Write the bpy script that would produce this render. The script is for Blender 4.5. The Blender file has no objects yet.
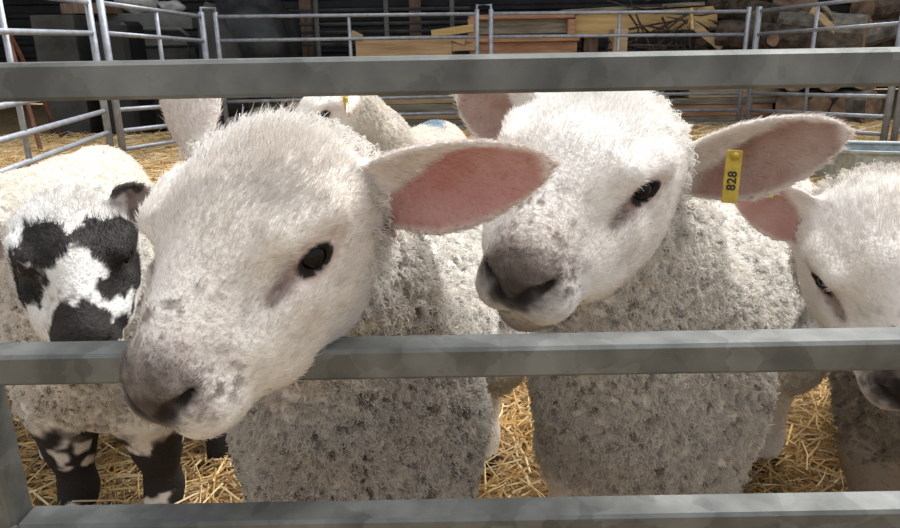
import bpy, math, random
import numpy as np
from mathutils import Vector, Matrix

# ------------------------------------------------------------------ camera, world, sun, exposure
SC = bpy.context.scene
COL = SC.collection
FPX = 720.0
CAM = np.array([0.0, -0.42, 0.69])
PITCH, ROLL = math.radians(17.5), math.radians(1.0)
FW = np.array([0, math.cos(PITCH), -math.sin(PITCH)])
_r0 = np.array([1.0, 0, 0]); _u0 = np.cross(_r0, FW)
RT = math.cos(ROLL) * _r0 - math.sin(ROLL) * _u0
UP = np.cross(RT, FW)
cd = bpy.data.cameras.new('camera')
cd.sensor_width = 36.0; cd.lens = FPX / 900 * 36; cd.clip_start = 0.02
co = bpy.data.objects.new('camera', cd); COL.objects.link(co)
co.matrix_world = Matrix(((RT[0], UP[0], -FW[0], CAM[0]), (RT[1], UP[1], -FW[1], CAM[1]), (RT[2], UP[2], -FW[2], CAM[2]), (0, 0, 0, 1)))
SC.camera = co
W = bpy.data.worlds.new('overcast_sky'); SC.world = W; W.use_nodes = True
W.node_tree.nodes['Background'].inputs[0].default_value = (0.93, 0.96, 1.0, 1)
W.node_tree.nodes['Background'].inputs[1].default_value = 0.63
sd = bpy.data.lights.new('hazy_sun', 'SUN'); sd.energy = 5.5; sd.angle = math.radians(45); sd.color = (1.0, 0.985, 0.96)
so = bpy.data.objects.new('hazy_sun', sd); COL.objects.link(so); so.location = (3, 3, 6)
so.rotation_euler = Vector((-0.42, -0.34, -0.84)).to_track_quat('-Z', 'Y').to_euler()
SC.view_settings.view_transform = 'Standard'; SC.view_settings.look = 'None'
SC.view_settings.gamma = 1.0; SC.view_settings.use_curve_mapping = False
SC.view_settings.exposure = 0.42

rng = np.random.default_rng(7); random.seed(7)

def at(px, py, Y):
    d = FW + RT * (px - 450) / FPX - UP * (py - 264) / FPX
    return CAM + d * ((Y - CAM[1]) / d[1])
def atz(px, py, Z):
    d = FW + RT * (px - 450) / FPX - UP * (py - 264) / FPX
    return CAM + d * ((Z - CAM[2]) / d[2])

# ------------------------------------------------------------------ helpers
def tag(o, label=None, cat=None, group=None, kind=None):
    for k, v in (('label', label), ('category', cat), ('group', group), ('kind', kind)):
        if v: o[k] = v
    return o
def empty(name, loc=(0, 0, 0), rz=0.0):
    o = bpy.data.objects.new(name, None); COL.objects.link(o)
    o.location = loc; o.rotation_euler = (0, 0, rz); o.empty_display_size = 0.05
    return o
def mesh_obj(name, v, f, mat, parent=None, smooth=False):
    me = bpy.data.meshes.new(name); me.from_pydata([tuple(map(float, p)) for p in v], [], [tuple(map(int, q)) for q in f])
    if mat: me.materials.append(mat)
    if smooth: me.polygons.foreach_set('use_smooth', [True] * len(me.polygons))
    me.update()
    o = bpy.data.objects.new(name, me); COL.objects.link(o)
    if parent: o.parent = parent
    return o
def inst(name, me, parent=None, loc=(0, 0, 0), rot=(0, 0, 0), scale=(1, 1, 1)):
    o = bpy.data.objects.new(name, me); COL.objects.link(o); o.parent = parent
    o.location = loc; o.rotation_euler = rot; o.scale = scale
    return o
def local(parent, p):
    """world point -> coordinates of an unrotated or z-rotated empty"""
    m = Matrix.Translation(parent.location) @ parent.rotation_euler.to_matrix().to_4x4()
    return np.array(m.inverted() @ Vector(tuple(map(float, p))))
def bevel_box(x0, x1, y0, y1, z0, z1, b=0.003):
    """box with chamfered edges (24 verts)"""
    v = []; idx = {}
    for sx in (0, 1):
        for sy in (0, 1):
            for sz in (0, 1):
                X, Y, Z = (x0, x1)[sx], (y0, y1)[sy], (z0, z1)[sz]
                dx, dy, dz = (b, -b)[sx], (b, -b)[sy], (b, -b)[sz]
                for a, p in (('x', (X, Y + dy, Z + dz)), ('y', (X + dx, Y, Z + dz)), ('z', (X + dx, Y + dy, Z))):
                    idx[(sx, sy, sz, a)] = len(v); v.append(p)
    f = []
    for s in (0, 1):
        q = [idx[(s, 0, 0, 'x')], idx[(s, 1, 0, 'x')], idx[(s, 1, 1, 'x')], idx[(s, 0, 1, 'x')]]; f.append(q if s else q[::-1])
        q = [idx[(0, s, 0, 'y')], idx[(0, s, 1, 'y')], idx[(1, s, 1, 'y')], idx[(1, s, 0, 'y')]]; f.append(q if s else q[::-1])
        q = [idx[(0, 0, s, 'z')], idx[(1, 0, s, 'z')], idx[(1, 1, s, 'z')], idx[(0, 1, s, 'z')]]; f.append(q if s else q[::-1])
    for a in (0, 1):
        for c in (0, 1):
            f.append([idx[(0, a, c, 'y')], idx[(1, a, c, 'y')], idx[(1, a, c, 'z')], idx[(0, a, c, 'z')]])
            f.append([idx[(a, 0, c, 'x')], idx[(a, 1, c, 'x')], idx[(a, 1, c, 'z')], idx[(a, 0, c, 'z')]])
            f.append([idx[(a, c, 0, 'x')], idx[(a, c, 1, 'x')], idx[(a, c, 1, 'y')], idx[(a, c, 0, 'y')]])
            for e in (0, 1): f.append([idx[(a, c, e, 'x')], idx[(a, c, e, 'y')], idx[(a, c, e, 'z')]])
    return v, f
def fix_normals(o):
    import bmesh
    bm = bmesh.new(); bm.from_mesh(o.data); bmesh.ops.recalc_face_normals(bm, faces=bm.faces); bm.to_mesh(o.data); bm.free()
    return o
def box(name, x0, x1, y0, y1, z0, z1, mat, parent=None, b=0.003):
    v, f = bevel_box(x0, x1, y0, y1, z0, z1, b)
    return fix_normals(mesh_obj(name, v, f, mat, parent))
def slab(name, a, b_, w, t, mat, parent=None, updir=(0, 0, 1), bev=0.004):
    """board from point a to point b_, w wide along updir, t thick"""
    a = np.array(a, float); b_ = np.array(b_, float); L = np.linalg.norm(b_ - a); ax = (b_ - a) / L
    u = np.array(updir, float); u -= ax * (u @ ax); u /= np.linalg.norm(u); n = np.cross(ax, u)
    v, f = bevel_box(0, L, -t / 2, t / 2, -w / 2, w / 2, min(bev, t / 3))
    v = [a + ax * p[0] + n * p[1] + u * p[2] for p in v]
    return fix_normals(mesh_obj(name, v, f, mat, parent))
def tube_geo(pts, r, n=8, caps=True):
    pts = np.array(pts, float); k = len(pts); r = np.broadcast_to(np.array(r, float), (k,))
    v = []; f = []
    T = np.gradient(pts, axis=0); T /= np.linalg.norm(T, axis=1)[:, None]
    ref = np.array([0, 0, 1.0]) if abs(T[0][2]) < 0.9 else np.array([1.0, 0, 0])
    for i in range(k):
        a = np.cross(T[i], ref); a /= np.linalg.norm(a); b = np.cross(T[i], a)
        for j in range(n):
            t = 2 * math.pi * j / n; v.append(pts[i] + r[i] * (a * math.cos(t) + b * math.sin(t)))
    for i in range(k - 1):
        for j in range(n):
            f.append((i * n + j, i * n + (j + 1) % n, (i + 1) * n + (j + 1) % n, (i + 1) * n + j))
    if caps: f.append(tuple(range(n))[::-1]); f.append(tuple(range((k - 1) * n, k * n)))
    return v, f
def tube(name, pts, r, mat, parent=None, n=10):
    v, f = tube_geo(pts, r, n)
    return fix_normals(mesh_obj(name, v, f, mat, parent, smooth=n > 6))

# ------------------------------------------------------------------ materials
def new_mat(name):
    m = bpy.data.materials.new(name); m.use_nodes = True
    nt = m.node_tree; b = nt.nodes['Principled BSDF']
    return m, nt, b
def N(nt, t, **kw):
    n = nt.nodes.new(t)
    for k, v in kw.items():
        if k in n.inputs: n.inputs[k].default_value = v
        else: setattr(n, k, v)
    return n
def noisy(name, c0, c1, scale=8, rough=0.7, metal=0.0, detail=6, bump=0.2, stretch=(1, 1, 1), c2=None, lo=0.35, hi=0.68, spec=0.4, bdist=0.004):
    m, nt, b = new_mat(name)
    tc = N(nt, 'ShaderNodeTexCoord'); mp = N(nt, 'ShaderNodeMapping'); mp.inputs['Scale'].default_value = stretch
    nt.links.new(tc.outputs['Object'], mp.inputs[0])
    nz = N(nt, 'ShaderNodeTexNoise'); nz.inputs['Scale'].default_value = scale; nz.inputs['Detail'].default_value = detail; nz.inputs['Roughness'].default_value = 0.62
    nt.links.new(mp.outputs[0], nz.inputs['Vector'])
    cr = N(nt, 'ShaderNodeValToRGB'); e = cr.color_ramp.elements
    e[0].position = lo; e[0].color = (*c0, 1); e[1].position = hi; e[1].color = (*c1, 1)
    if c2:
        x = e.new(0.5 * (lo + hi)); x.color = (*c2, 1)
    nt.links.new(nz.outputs[0], cr.inputs[0]); nt.links.new(cr.outputs[0], b.inputs['Base Color'])
    b.inputs['Roughness'].default_value = rough; b.inputs['Metallic'].default_value = metal; b.inputs['Specular IOR Level'].default_value = spec
    if bump:
        bp = N(nt, 'ShaderNodeBump'); bp.inputs['Strength'].default_value = bump; bp.inputs['Distance'].default_value = bdist
        nt.links.new(nz.outputs[0], bp.inputs['Height']); nt.links.new(bp.outputs[0], b.inputs['Normal'])
    return m
def galvanised(name, base, dark, grime=0.5):
    """zinc spangle, cloudy tone, small brown grime specks"""
    m, nt, b = new_mat(name)
    tc = N(nt, 'ShaderNodeTexCoord')
    vo = N(nt, 'ShaderNodeTexVoronoi'); vo.inputs['Scale'].default_value = 38; vo.inputs['Randomness'].default_value = 1
    n1 = N(nt, 'ShaderNodeTexNoise'); n1.inputs['Scale'].default_value = 26; n1.inputs['Detail'].default_value = 5
    mxv = N(nt, 'ShaderNodeVectorMath', operation='ADD')
    sc_ = N(nt, 'ShaderNodeVectorMath', operation='SCALE'); sc_.inputs['Scale'].default_value = 0.05
    nt.links.new(tc.outputs['Object'], n1.inputs['Vector']); nt.links.new(n1.outputs['Color'], sc_.inputs[0])
    nt.links.new(tc.outputs['Object'], mxv.inputs[0]); nt.links.new(sc_.outputs[0], mxv.inputs[1]); nt.links.new(mxv.outputs[0], vo.inputs['Vector'])
    sep = N(nt, 'ShaderNodeSeparateColor'); nt.links.new(vo.outputs['Color'], sep.inputs[0])
    ad = N(nt, 'ShaderNodeMath', operation='MULTIPLY_ADD'); ad.inputs[1].default_value = 0.2
    nt.links.new(sep.outputs[0], ad.inputs[0]); nt.links.new(n1.outputs[0], ad.inputs[2])
    cr = N(nt, 'ShaderNodeValToRGB'); e = cr.color_ramp.elements
    e[0].position = 0.4; e[0].color = (*dark, 1); e[1].position = 0.85; e[1].color = (*base, 1)
    nt.links.new(ad.outputs[0], cr.inputs[0])
    n2 = N(nt, 'ShaderNodeTexNoise'); n2.inputs['Scale'].default_value = 75; n2.inputs['Detail'].default_value = 8; n2.inputs['Roughness'].default_value = 0.7
    nt.links.new(tc.outputs['Object'], n2.inputs['Vector'])
    g = N(nt, 'ShaderNodeValToRGB'); g.color_ramp.elements[0].position = 0.6; g.color_ramp.elements[0].color = (0, 0, 0, 1)
    g.color_ramp.elements[1].position = 0.72; g.color_ramp.elements[1].color = (grime, grime, grime, 1)
    nt.links.new(n2.outputs[0], g.inputs[0])
    mx = N(nt, 'ShaderNodeMix', data_type='RGBA'); mx.inputs['B'].default_value = (0.10, 0.075, 0.045, 1)
    nt.links.new(g.outputs[0], mx.inputs['Factor']); nt.links.new(cr.outputs[0], mx.inputs[6]); mx.inputs[7].default_value = (0.10, 0.08, 0.05, 1)
    nt.links.new(mx.outputs[2], b.inputs['Base Color'])
    b.inputs['Roughness'].default_value = 0.5; b.inputs['Metallic'].default_value = 0.35; b.inputs['Specular IOR Level'].default_value = 0.4
    bp = N(nt, 'ShaderNodeBump'); bp.inputs['Strength'].default_value = 0.25; bp.inputs['Distance'].default_value = 0.001
    nt.links.new(n2.outputs[0], bp.inputs['Height']); nt.links.new(bp.outputs[0], b.inputs['Normal'])
    return m
def attr_mat(name, rough=0.8, translucent=0.0, bump=0.0, bscale=300, spec=0.2):
    m, nt, b = new_mat(name)
    a = N(nt, 'ShaderNodeAttribute'); a.attribute_name = 'col'
    nt.links.new(a.outputs['Color'], b.inputs['Base Color'])
    b.inputs['Roughness'].default_value = rough; b.inputs['Specular IOR Level'].default_value = spec
    if bump:
        tc = N(nt, 'ShaderNodeTexCoord'); nz = N(nt, 'ShaderNodeTexNoise'); nz.inputs['Scale'].default_value = bscale
        nt.links.new(tc.outputs['Object'], nz.inputs['Vector'])
        bp = N(nt, 'ShaderNodeBump'); bp.inputs['Strength'].default_value = bump; bp.inputs['Distance'].default_value = 0.003
        nt.links.new(nz.outputs[0], bp.inputs['Height']); nt.links.new(bp.outputs[0], b.inputs['Normal'])
    if translucent:
        tr = N(nt, 'ShaderNodeBsdfTranslucent'); mx = N(nt, 'ShaderNodeMixShader'); mx.inputs[0].default_value = translucent
        nt.links.new(a.outputs['Color'], tr.inputs[0]); nt.links.new(b.outputs[0], mx.inputs[1]); nt.links.new(tr.outputs[0], mx.inputs[2])
        nt.links.new(mx.outputs[0], nt.nodes['Material Output'].inputs[0])
    return m
def plain(name, c, rough=0.5, metal=0.0, spec=0.5, coat=0.0):
    m, nt, b = new_mat(name)
    b.inputs['Base Color'].default_value = (*c, 1); b.inputs['Roughness'].default_value = rough; b.inputs['Metallic'].default_value = metal
    b.inputs['Specular IOR Level'].default_value = spec; b.inputs['Coat Weight'].default_value = coat
    return m

M = {}
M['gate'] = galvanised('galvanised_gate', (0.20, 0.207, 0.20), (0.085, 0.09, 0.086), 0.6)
M['hurdle'] = galvanised('galvanised_hurdle', (0.42, 0.45, 0.50), (0.27, 0.29, 0.33), 0.15)
M['trough'] = galvanised('galvanised_trough', (0.42, 0.46, 0.47), (0.25, 0.28, 0.29), 0.4)
M['ground'] = noisy('trodden_straw_litter', (0.10, 0.065, 0.03), (0.42, 0.30, 0.15), 40, 0.95, bump=0.6, bdist=0.01)
M['straw'] = attr_mat('straw', 0.55, 0.15, spec=0.3)
M['wall'] = noisy('dark_sheet_wall', (0.012, 0.013, 0.015), (0.04, 0.042, 0.045), 3, 0.7, bump=0.1)
M['shade_roof'] = noisy('shade_roof_sheet', (0.06, 0.06, 0.06), (0.1, 0.1, 0.1), 3, 0.8, bump=0.1)
M['tan'] = noisy('tan_plywood', (0.34, 0.22, 0.11), (0.60, 0.42, 0.23), 3, 0.8, stretch=(1, 1, 8), bump=0.1)
M['yellow'] = noisy('fresh_sawn_softwood', (0.52, 0.34, 0.13), (0.72, 0.52, 0.25), 2.5, 0.75, stretch=(1, 1, 9), bump=0.1)
M['orange'] = noisy('red_brown_softwood', (0.30, 0.15, 0.08), (0.55, 0.31, 0.18), 4, 0.8, stretch=(1, 1, 8), bump=0.1)
M['oldwood'] = noisy('weathered_grey_wood', (0.14, 0.12, 0.09), (0.34, 0.30, 0.23), 4, 0.9, stretch=(1, 1, 10), bump=0.3)
M['palewood'] = noisy('pale_plank', (0.36, 0.25, 0.14), (0.58, 0.43, 0.27), 4, 0.85, stretch=(1, 1, 10), bump=0.2)
M['post'] = noisy('brown_post', (0.10, 0.065, 0.045), (0.25, 0.17, 0.12), 6, 0.9, stretch=(6, 6, 1), bump=0.3)
M['bark'] = noisy('bark', (0.025, 0.018, 0.013), (0.13, 0.095, 0.07), 14, 0.95, bump=1.0, bdist=0.02)
M['greybark'] = noisy('grey_bark', (0.07, 0.065, 0.055), (0.24, 0.22, 0.19), 12, 0.95, bump=1.0, bdist=0.02)
M['cut'] = noisy('sawn_log_end', (0.10, 0.065, 0.045), (0.36, 0.24, 0.16), 9, 0.85, bump=0.2)
M['twig'] = noisy('twig', (0.03, 0.02, 0.018), (0.12, 0.085, 0.07), 20, 0.9, bump=0.2)
M['darkbox'] = noisy('black_plastic', (0.008, 0.008, 0.009), (0.02, 0.02, 0.022), 5, 0.5, bump=0)
M['greypaint'] = noisy('dull_grey_paint', (0.10, 0.105, 0.10), (0.20, 0.205, 0.195), 4, 0.7, bump=0.1)
M['concrete'] = noisy('dark_concrete', (0.035, 0.035, 0.033), (0.085, 0.085, 0.08), 5, 0.9, bump=0.3)
M['sack'] = noisy('white_sack', (0.30, 0.30, 0.29), (0.62, 0.62, 0.60), 9, 0.6, bump=0.6, bdist=0.03)
M['rust'] = noisy('rusty_bar', (0.10, 0.045, 0.03), (0.22, 0.10, 0.06), 20, 0.9, bump=0.2)
M['tarp'] = noisy('dark_tarpaulin', (0.02, 0.021, 0.022), (0.06, 0.062, 0.064), 5, 0.45, bump=0.6, bdist=0.03)
M['skin'] = attr_mat('lamb_skin', 0.75, 0.0, 0.5, 260, 0.25)
M['fur'] = attr_mat('lamb_hair', 0.55, 0.28, spec=0.25)
M['eye'] = plain('dark_eye', (0.003, 0.0025, 0.0025), 0.08, 0, 0.22, 0.0)
M['hoof'] = noisy('dark_hoof', (0.012, 0.01, 0.009), (0.05, 0.04, 0.035), 60, 0.6, bump=0.2)
M['tag'] = noisy('yellow_plastic', (0.36, 0.24, 0.02), (0.55, 0.39, 0.04), 120, 0.45, bump=0.05, lo=0.3, hi=0.6)
M['ink'] = plain('black_ink', (0.012, 0.011, 0.01), 0.6)

# ------------------------------------------------------------------ setting
def plane_grid(name, x0, x1, y0, y1, n, zf, mat):
    xs = np.linspace(x0, x1, n); ys = np.linspace(y0, y1, n)
    v = [(x, y, zf(x, y)) for y in ys for x in xs]
    f = [(j * n + i, j * n + i + 1, (j + 1) * n + i + 1, (j + 1) * n + i) for j in range(n - 1) for i in range(n - 1)]
    return mesh_obj(name, v, f, mat, smooth=True)
def gz(x, y): return 0.012 * math.sin(x * 5.1 + y * 3) * math.sin(y * 4.3 - x) - 0.012
fl = plane_grid('floor', -7, 7, -2.5, 9.0, 150, gz, M['ground'])
tag(fl, 'straw-littered earth floor of the lambing pen', 'floor', kind='structure')
# dark sheet wall behind the timber: horizontally ribbed
prof = []
z = 0.0
while z < 3.4:
    prof += [(z, 0.0), (z + 0.07, 0.0), (z + 0.09, 0.03), (z + 0.13, 0.03)]; z += 0.15
v = [(x, 8.6 - d, zz) for zz, d in prof for x in (-7.0, 7.0)]
f = [(2 * i, 2 * i + 1, 2 * i + 3, 2 * i + 2) for i in range(len(prof) - 1)]
tag(mesh_obj('wall_back', v, f, M['wall']), 'dark horizontally ribbed sheet wall behind the timber stack', 'wall', kind='structure')
tag(box('shade_wall_left', -6.6, -6.5, 3.0, 8.6, 0, 3.4, M['wall'], b=0.01), 'unseen side wall added to keep the hurdle side dark', 'wall', kind='structure')  # side wall out of view, added to darken the background
tag(box('shade_wall_right', 6.5, 6.6, 3.0, 8.6, 0, 3.4, M['wall'], b=0.01), 'unseen side wall added to keep the log side dark', 'wall', kind='structure')  # opposite wall, likewise unseen and added for a darker background
ra = slab('shade_roof', (0, 5.2, 3.3), (0, 9.0, 3.0), 14.0, 0.08, M['shade_roof'], updir=(1, 0, 0))  # out of view, added to keep sky light off the background
tag(ra, 'unseen lean-to cover added to darken the timber stack', 'shade_roof', kind='structure')
for px, lab in ((306, 'brown timber shed post behind the dark tarpaulin'), (415, 'brown timber shed post behind the tan plywood sheet')):
    p = at(px, 8, 7.4)
    tag(slab('timber_post', (p[0], 7.4, 0), (p[0], 7.4, 3.1), 0.12, 0.12, M['post'], updir=(1, 0, 0)), lab, 'post')

# ------------------------------------------------------------------ the gate in front
g = empty('feed_gate', (-0.30, 0.0125, 0))
tag(g, 'galvanised box-section gate that the lambs look through', 'gate')
RH, RD = 0.0212, 0.025
def gate_rail(ztop, x0):
    o = box('rail', x0, 2.2, 0, RD, ztop - RH, ztop, M['gate'], b=0.0022)
    o.parent = g; o.matrix_parent_inverse = Matrix.Translation(g.location).inverted()
for zt in (0.680, 0.501): gate_rail(zt, -0.3035)
for zt in (0.3735, 0.262, 0.165): gate_rail(zt, -0.3035)
o = box('stile', -0.3295, -0.3035, 0.0, RD, 0.0, 0.680, M['gate'], b=0.0022); o.parent = g; o.matrix_parent_inverse = Matrix.Translation(g.location).inverted()
o = box('stile', 2.2, 2.226, 0.0, RD, 0.0, 0.680, M['gate'], b=0.0022); o.parent = g; o.matrix_parent_inverse = Matrix.Translation(g.location).inverted()
# weld bead where the stile meets the lower rail
o = tube('weld', [(-0.3035, 0.0, 0.3735 - RH), (-0.3035, -0.001, 0.3735)], 0.003, M['gate'], n=6); o.parent = g; o.matrix_parent_inverse = Matrix.Translation(g.location).inverted()

# ------------------------------------------------------------------ pen hurdles
RZ = [0.90, 0.742, 0.585, 0.455, 0.325, 0.205, 0.10]
def hurdle(A, B, label, r_post=0.017, r_rail=0.0125, mids=(0.5,), dz=(0.0, 0.0)):
    A = np.array([A[0], A[1], 0.0]); B = np.array([B[0], B[1], 0.0]); L = np.linalg.norm(B - A)
    e = empty('sheep_hurdle', A, math.atan2(B[1] - A[1], B[0] - A[0]))
    tag(e, label, 'hurdle', 'galvanised hurdles round the pen')
    for x, d in ((0, dz[0]), (L, dz[1])):
        tube('post', [(x, 0, 0.0), (x, 0, 0.93 + d)], r_post, M['hurdle'], e)
    for z in RZ: tube('rail', [(0, 0, z + dz[0]), (L, 0, z + dz[1])], r_rail, M['hurdle'], e, 8)
    for m in mids: tube('upright', [(L * m, 0.004, 0.10 + dz[0]), (L * m, 0.004, 0.90 + dz[0] * (1 - m) + dz[1] * m)], r_rail, M['hurdle'], e, 8)
    return e
Lc = np.array([-1.93, 3.72]); Lc2 = Lc + (0.045, 0.05)
d0 = at(0, 60, 2.62)
near = Lc + (np.array([d0[0], 2.62]) - Lc) * 1.9
hurdle(near, Lc, 'galvanised hurdle running out of the picture beyond the speckled lamb', 0.02, 0.0135, (0.52,))
P5 = at(203, 30, 4.75)
hurdle(Lc2, P5[:2], 'galvanised hurdle slanting back from the near corner past the black box', 0.02, 0.013, dz=(0.0, -0.05))
C0 = at(217, 30, 4.85); C1 = at(477, 30, 5.05)
hurdle(C0[:2], C1[:2], 'galvanised hurdle standing before the tan plywood sheet', dz=(-0.05, -0.055))
C2 = at(491, 30, 5.05); C3 = at(747, 30, 5.05)
hurdle(C2[:2], C3[:2], 'galvanised hurdle standing before the sawn yellow beam', dz=(-0.055, -0.07))
R0 = at(757, 30, 5.02); R1 = np.array([2.655, 3.98])
hurdle(R0[:2], R1, 'galvanised hurdle slanting forward in front of the log pile', 0.021, 0.0125, (0.45,), dz=(-0.07, -0.02))
R2 = R1 + (0.045, -0.03)
hurdle(R2, R2 + np.array([0.95, -1.0]), 'galvanised hurdle behind the metal trough', 0.02, 0.0125)
for pa, pb, lab in ((np.array([P5[0], P5[1]]), C0[:2], 'bent steel link joining the slanting hurdle to the back row'), (C1[:2], C2[:2], 'bent steel link joining the two back hurdles')):
    t = tube('hurdle_link', [(pa[0], pa[1], 0.80), (pa[0], pa[1], 0.905), (pb[0], pb[1], 0.905), (pb[0], pb[1], 0.80)], 0.011, M['hurdle'], None, 8)
    tag(t, lab, 'link')

# ------------------------------------------------------------------ timber and clutter behind the pen
def pbox(name, x0, y0, x1, y1, Y, t, mat, parent=None, ground=False, b=0.006):
    """box whose front face spans the given outline at depth Y"""
    a = at(x0, (y0 + y1) / 2, Y); c = at(x1, (y0 + y1) / 2, Y); mx = (x0 + x1) / 2
    zt = at(mx, y0, Y)[2]; zb = 0.0 if ground else at(mx, y1, Y)[2]
    return box(name, a[0], c[0], Y, Y + t, zb, zt, mat, parent, b)
def wboard(name, pa, pb, Ya, Yb, w, t, mat, parent=None, up=(0, 0, 1)):
    return slab(name, at(*pa, Ya), at(*pb, Yb), w, t, mat, parent, up)
# low stack of planks just behind the back hurdles
def plank_stack(rows, Y, label):
    x = at(rows[0][0], 100, Y)
    e = empty('plank_stack', (x[0], Y, 0)); tag(e, label, 'plank stack')
    for (x0, x1, z0, z1, dy, m) in rows:
        a = at(x0, 100, Y); c = at(x1, 100, Y)
        o = box('plank', a[0], c[0], Y + dy, Y + dy + 0.24, z0, z1, M[m], b=0.005); o.parent = e; o.matrix_parent_inverse = Matrix.Translation(e.location).inverted()
plank_stack([(262, 640, 0.00, 0.07, 0.00, 'oldwood'), (280, 655, 0.072, 0.125, 0.03, 'palewood'), (255, 620, 0.127, 0.19, 0.02, 'oldwood'), (285, 660, 0.192, 0.255, 0.05, 'palewood'), (270, 640, 0.257, 0.31, 0.04, 'oldwood'), (300, 600, 0.312, 0.36, 0.06, 'palewood'), (330, 560, 0.362, 0.40, 0.05, 'orange')],
            5.3, 'low stack of grey and tan planks behind the two back hurdles')
plank_stack([(668, 790, 0.00, 0.06, 0.00, 'oldwood'), (672, 775, 0.062, 0.15, 0.02, 'orange'), (660, 800, 0.152, 0.20, 0.01, 'oldwood'), (690, 800, 0.202, 0.27, 0.03, 'palewood'), (665, 770, 0.272, 0.32, 0.02, 'oldwood'), (680, 760, 0.322, 0.37, 0.02, 'darkbox')],
            5.3, 'short plank stack beside the log pile')
# tan plywood sheet, thin frame of a second pallet behind
e = empty('plywood_sheet', at(400, 60, 5.75) * (1, 1, 0)); tag(e, 'tan plywood sheet on edge with a pale batten', 'board')
o = pbox('sheet', 356, 36, 452, 75, 5.75, 0.03, M['tan'], ground=True); o.parent = e; o.matrix_parent_inverse = Matrix.Translation(e.location).inverted()
o = slab('batten', at(351, 33, 5.72), at(362, 38, 5.74), 0.05, 0.04, M['palewood']); o.parent = e; o.matrix_parent_inverse = Matrix.Translation(e.location).inverted()
# offcut boards poking out right of the plywood
for i, (pa, pb, w, m, lab) in enumerate([((432, 34), (474, 28), 0.06, 'yellow', 'yellow offcut board poking up beside the wooden crate'),
                                         ((448, 36), (466, 42), 0.05, 'palewood', 'short pale offcut lying against the wooden crate'),
                                         ((449, 47), (476, 46), 0.07, 'tan', 'tan offcut block below the yellow offcut board')]):
    tag(wboard('offcut_board', pa, pb, 5.8, 5.72, w, 0.05, M[m]), lab, 'board')
# wooden crate
e = empty('wooden_crate', at(522, 60, 5.75) * (1, 1, 0)); tag(e, 'red-brown wooden crate with a recessed grey panel', 'crate')
def into(o, e=e):
    o.parent = e; o.matrix_parent_inverse = Matrix.Translation(e.location).inverted(); return o
into(pbox('top_board', 469, 14, 575, 19, 5.72, 0.45, M['orange']))
into(pbox('panel', 474, 19, 569, 34, 5.78, 0.38, M['oldwood']))
into(pbox('corner_post', 568, 19, 576, 36, 5.72, 0.06, M['orange']))
into(pbox('corner_post', 468, 19, 476, 36, 5.72, 0.06, M['orange']))
into(pbox('ledge', 466, 35, 580, 42, 5.70, 0.5, M['orange']))
into(pbox('lower_panel', 470, 42, 577, 60, 5.74, 0.42, M['orange'], ground=True))
# sawn beam with grey sheet on top
tag(wboard('sawn_beam', (573, 26), (713, 17), 5.95, 5.95, 0.17, 0.22, M['yellow']), 'long sawn yellow beam resting across the timber stack', 'beam')
tag(wboard('grey_sheet', (556, 13), (693, 5), 6.1, 6.1, 0.03, 0.6, M['oldwood']), 'grey weathered sheet lying along the top of the sawn beam', 'sheet')
tag(wboard('prop_plank', (690, 22), (722, 48), 5.62, 5.5, 0.06, 0.03, M['palewood']), 'pale plank leaning in front of the sawn beam end', 'plank')
tag(wboard('prop_stake', (691, 8), (692, 30), 5.60, 5.55, 0.022, 0.03, M['yellow'], up=(1, 0, 0)), 'thin yellow stake upright against the sawn beam end', 'stake')
tag(pbox('timber_block', 614, 29, 628, 48, 5.6, 0.2, M['palewood'], ground=True), 'pale timber block under the sawn beam', 'block')
tag(pbox('grey_upright', 711, 7, 720, 40, 6.1, 0.12, M['concrete'], ground=True), 'grey upright slab beside the end of the sawn beam', 'slab')
# support timbers so the beam stands on something
for px, lab in ((590, 'stub post carrying the crate end of the sawn beam'), (700, 'stub post carrying the free end of the sawn beam')):
    q = at(px, 34, 5.97); tag(box('stub_post', q[0] - 0.06, q[0] + 0.06, 5.9, 6.02, 0, q[2] - 0.02 + (0.03 if px > 650 else 0), M['post']), lab, 'post')
def heap(name, cx, cy, Y, n, spread, length, label, upbias=0.5, rad=0.008):
    V = []; F = []; c = at(cx, cy, Y)
    for _ in range(n):
        p = np.array([c[0] + rng.normal(0, spread), Y + rng.uniform(-.07, .07), abs(rng.normal(0, 1)) * (c[2] * 0.55) + 0.02])
        d = rng.normal(0, 1, 3) * (1, 0.5, 0.55) + (0, 0, upbias * 0.4); d /= np.linalg.norm(d)
        L = length * rng.uniform(0.5, 1.2); bend = rng.normal(0, 0.06, 3)
        pts = [p - d * L / 2, p + bend * 0.6, p + d * L / 2 + bend * 0.3]
        pts = [np.array([min(max(q[0], c[0] - 2.2 * spread), c[0] + 2.2 * spread), min(max(q[1], Y - .1), Y + .09), max(q[2], 0.01)]) for q in pts]
        v, f = tube_geo(pts, [rad * 1.3, rad, rad * 0.4], 5)
        F += [tuple(i + len(V) for i in q) for q in f]; V += v
    tag(mesh_obj(name, V, F, M['twig']), label, 'brushwood', kind='stuff')
heap('brushwood_heap', 660, 36, 5.73, 260, 0.20, 0.5, 'dark heap of twigs below the sawn beam')
heap('brushwood_heap', 735, 34, 5.73, 150, 0.09, 0.5, 'tangled brushwood between the sawn beam and the log pile')

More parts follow.
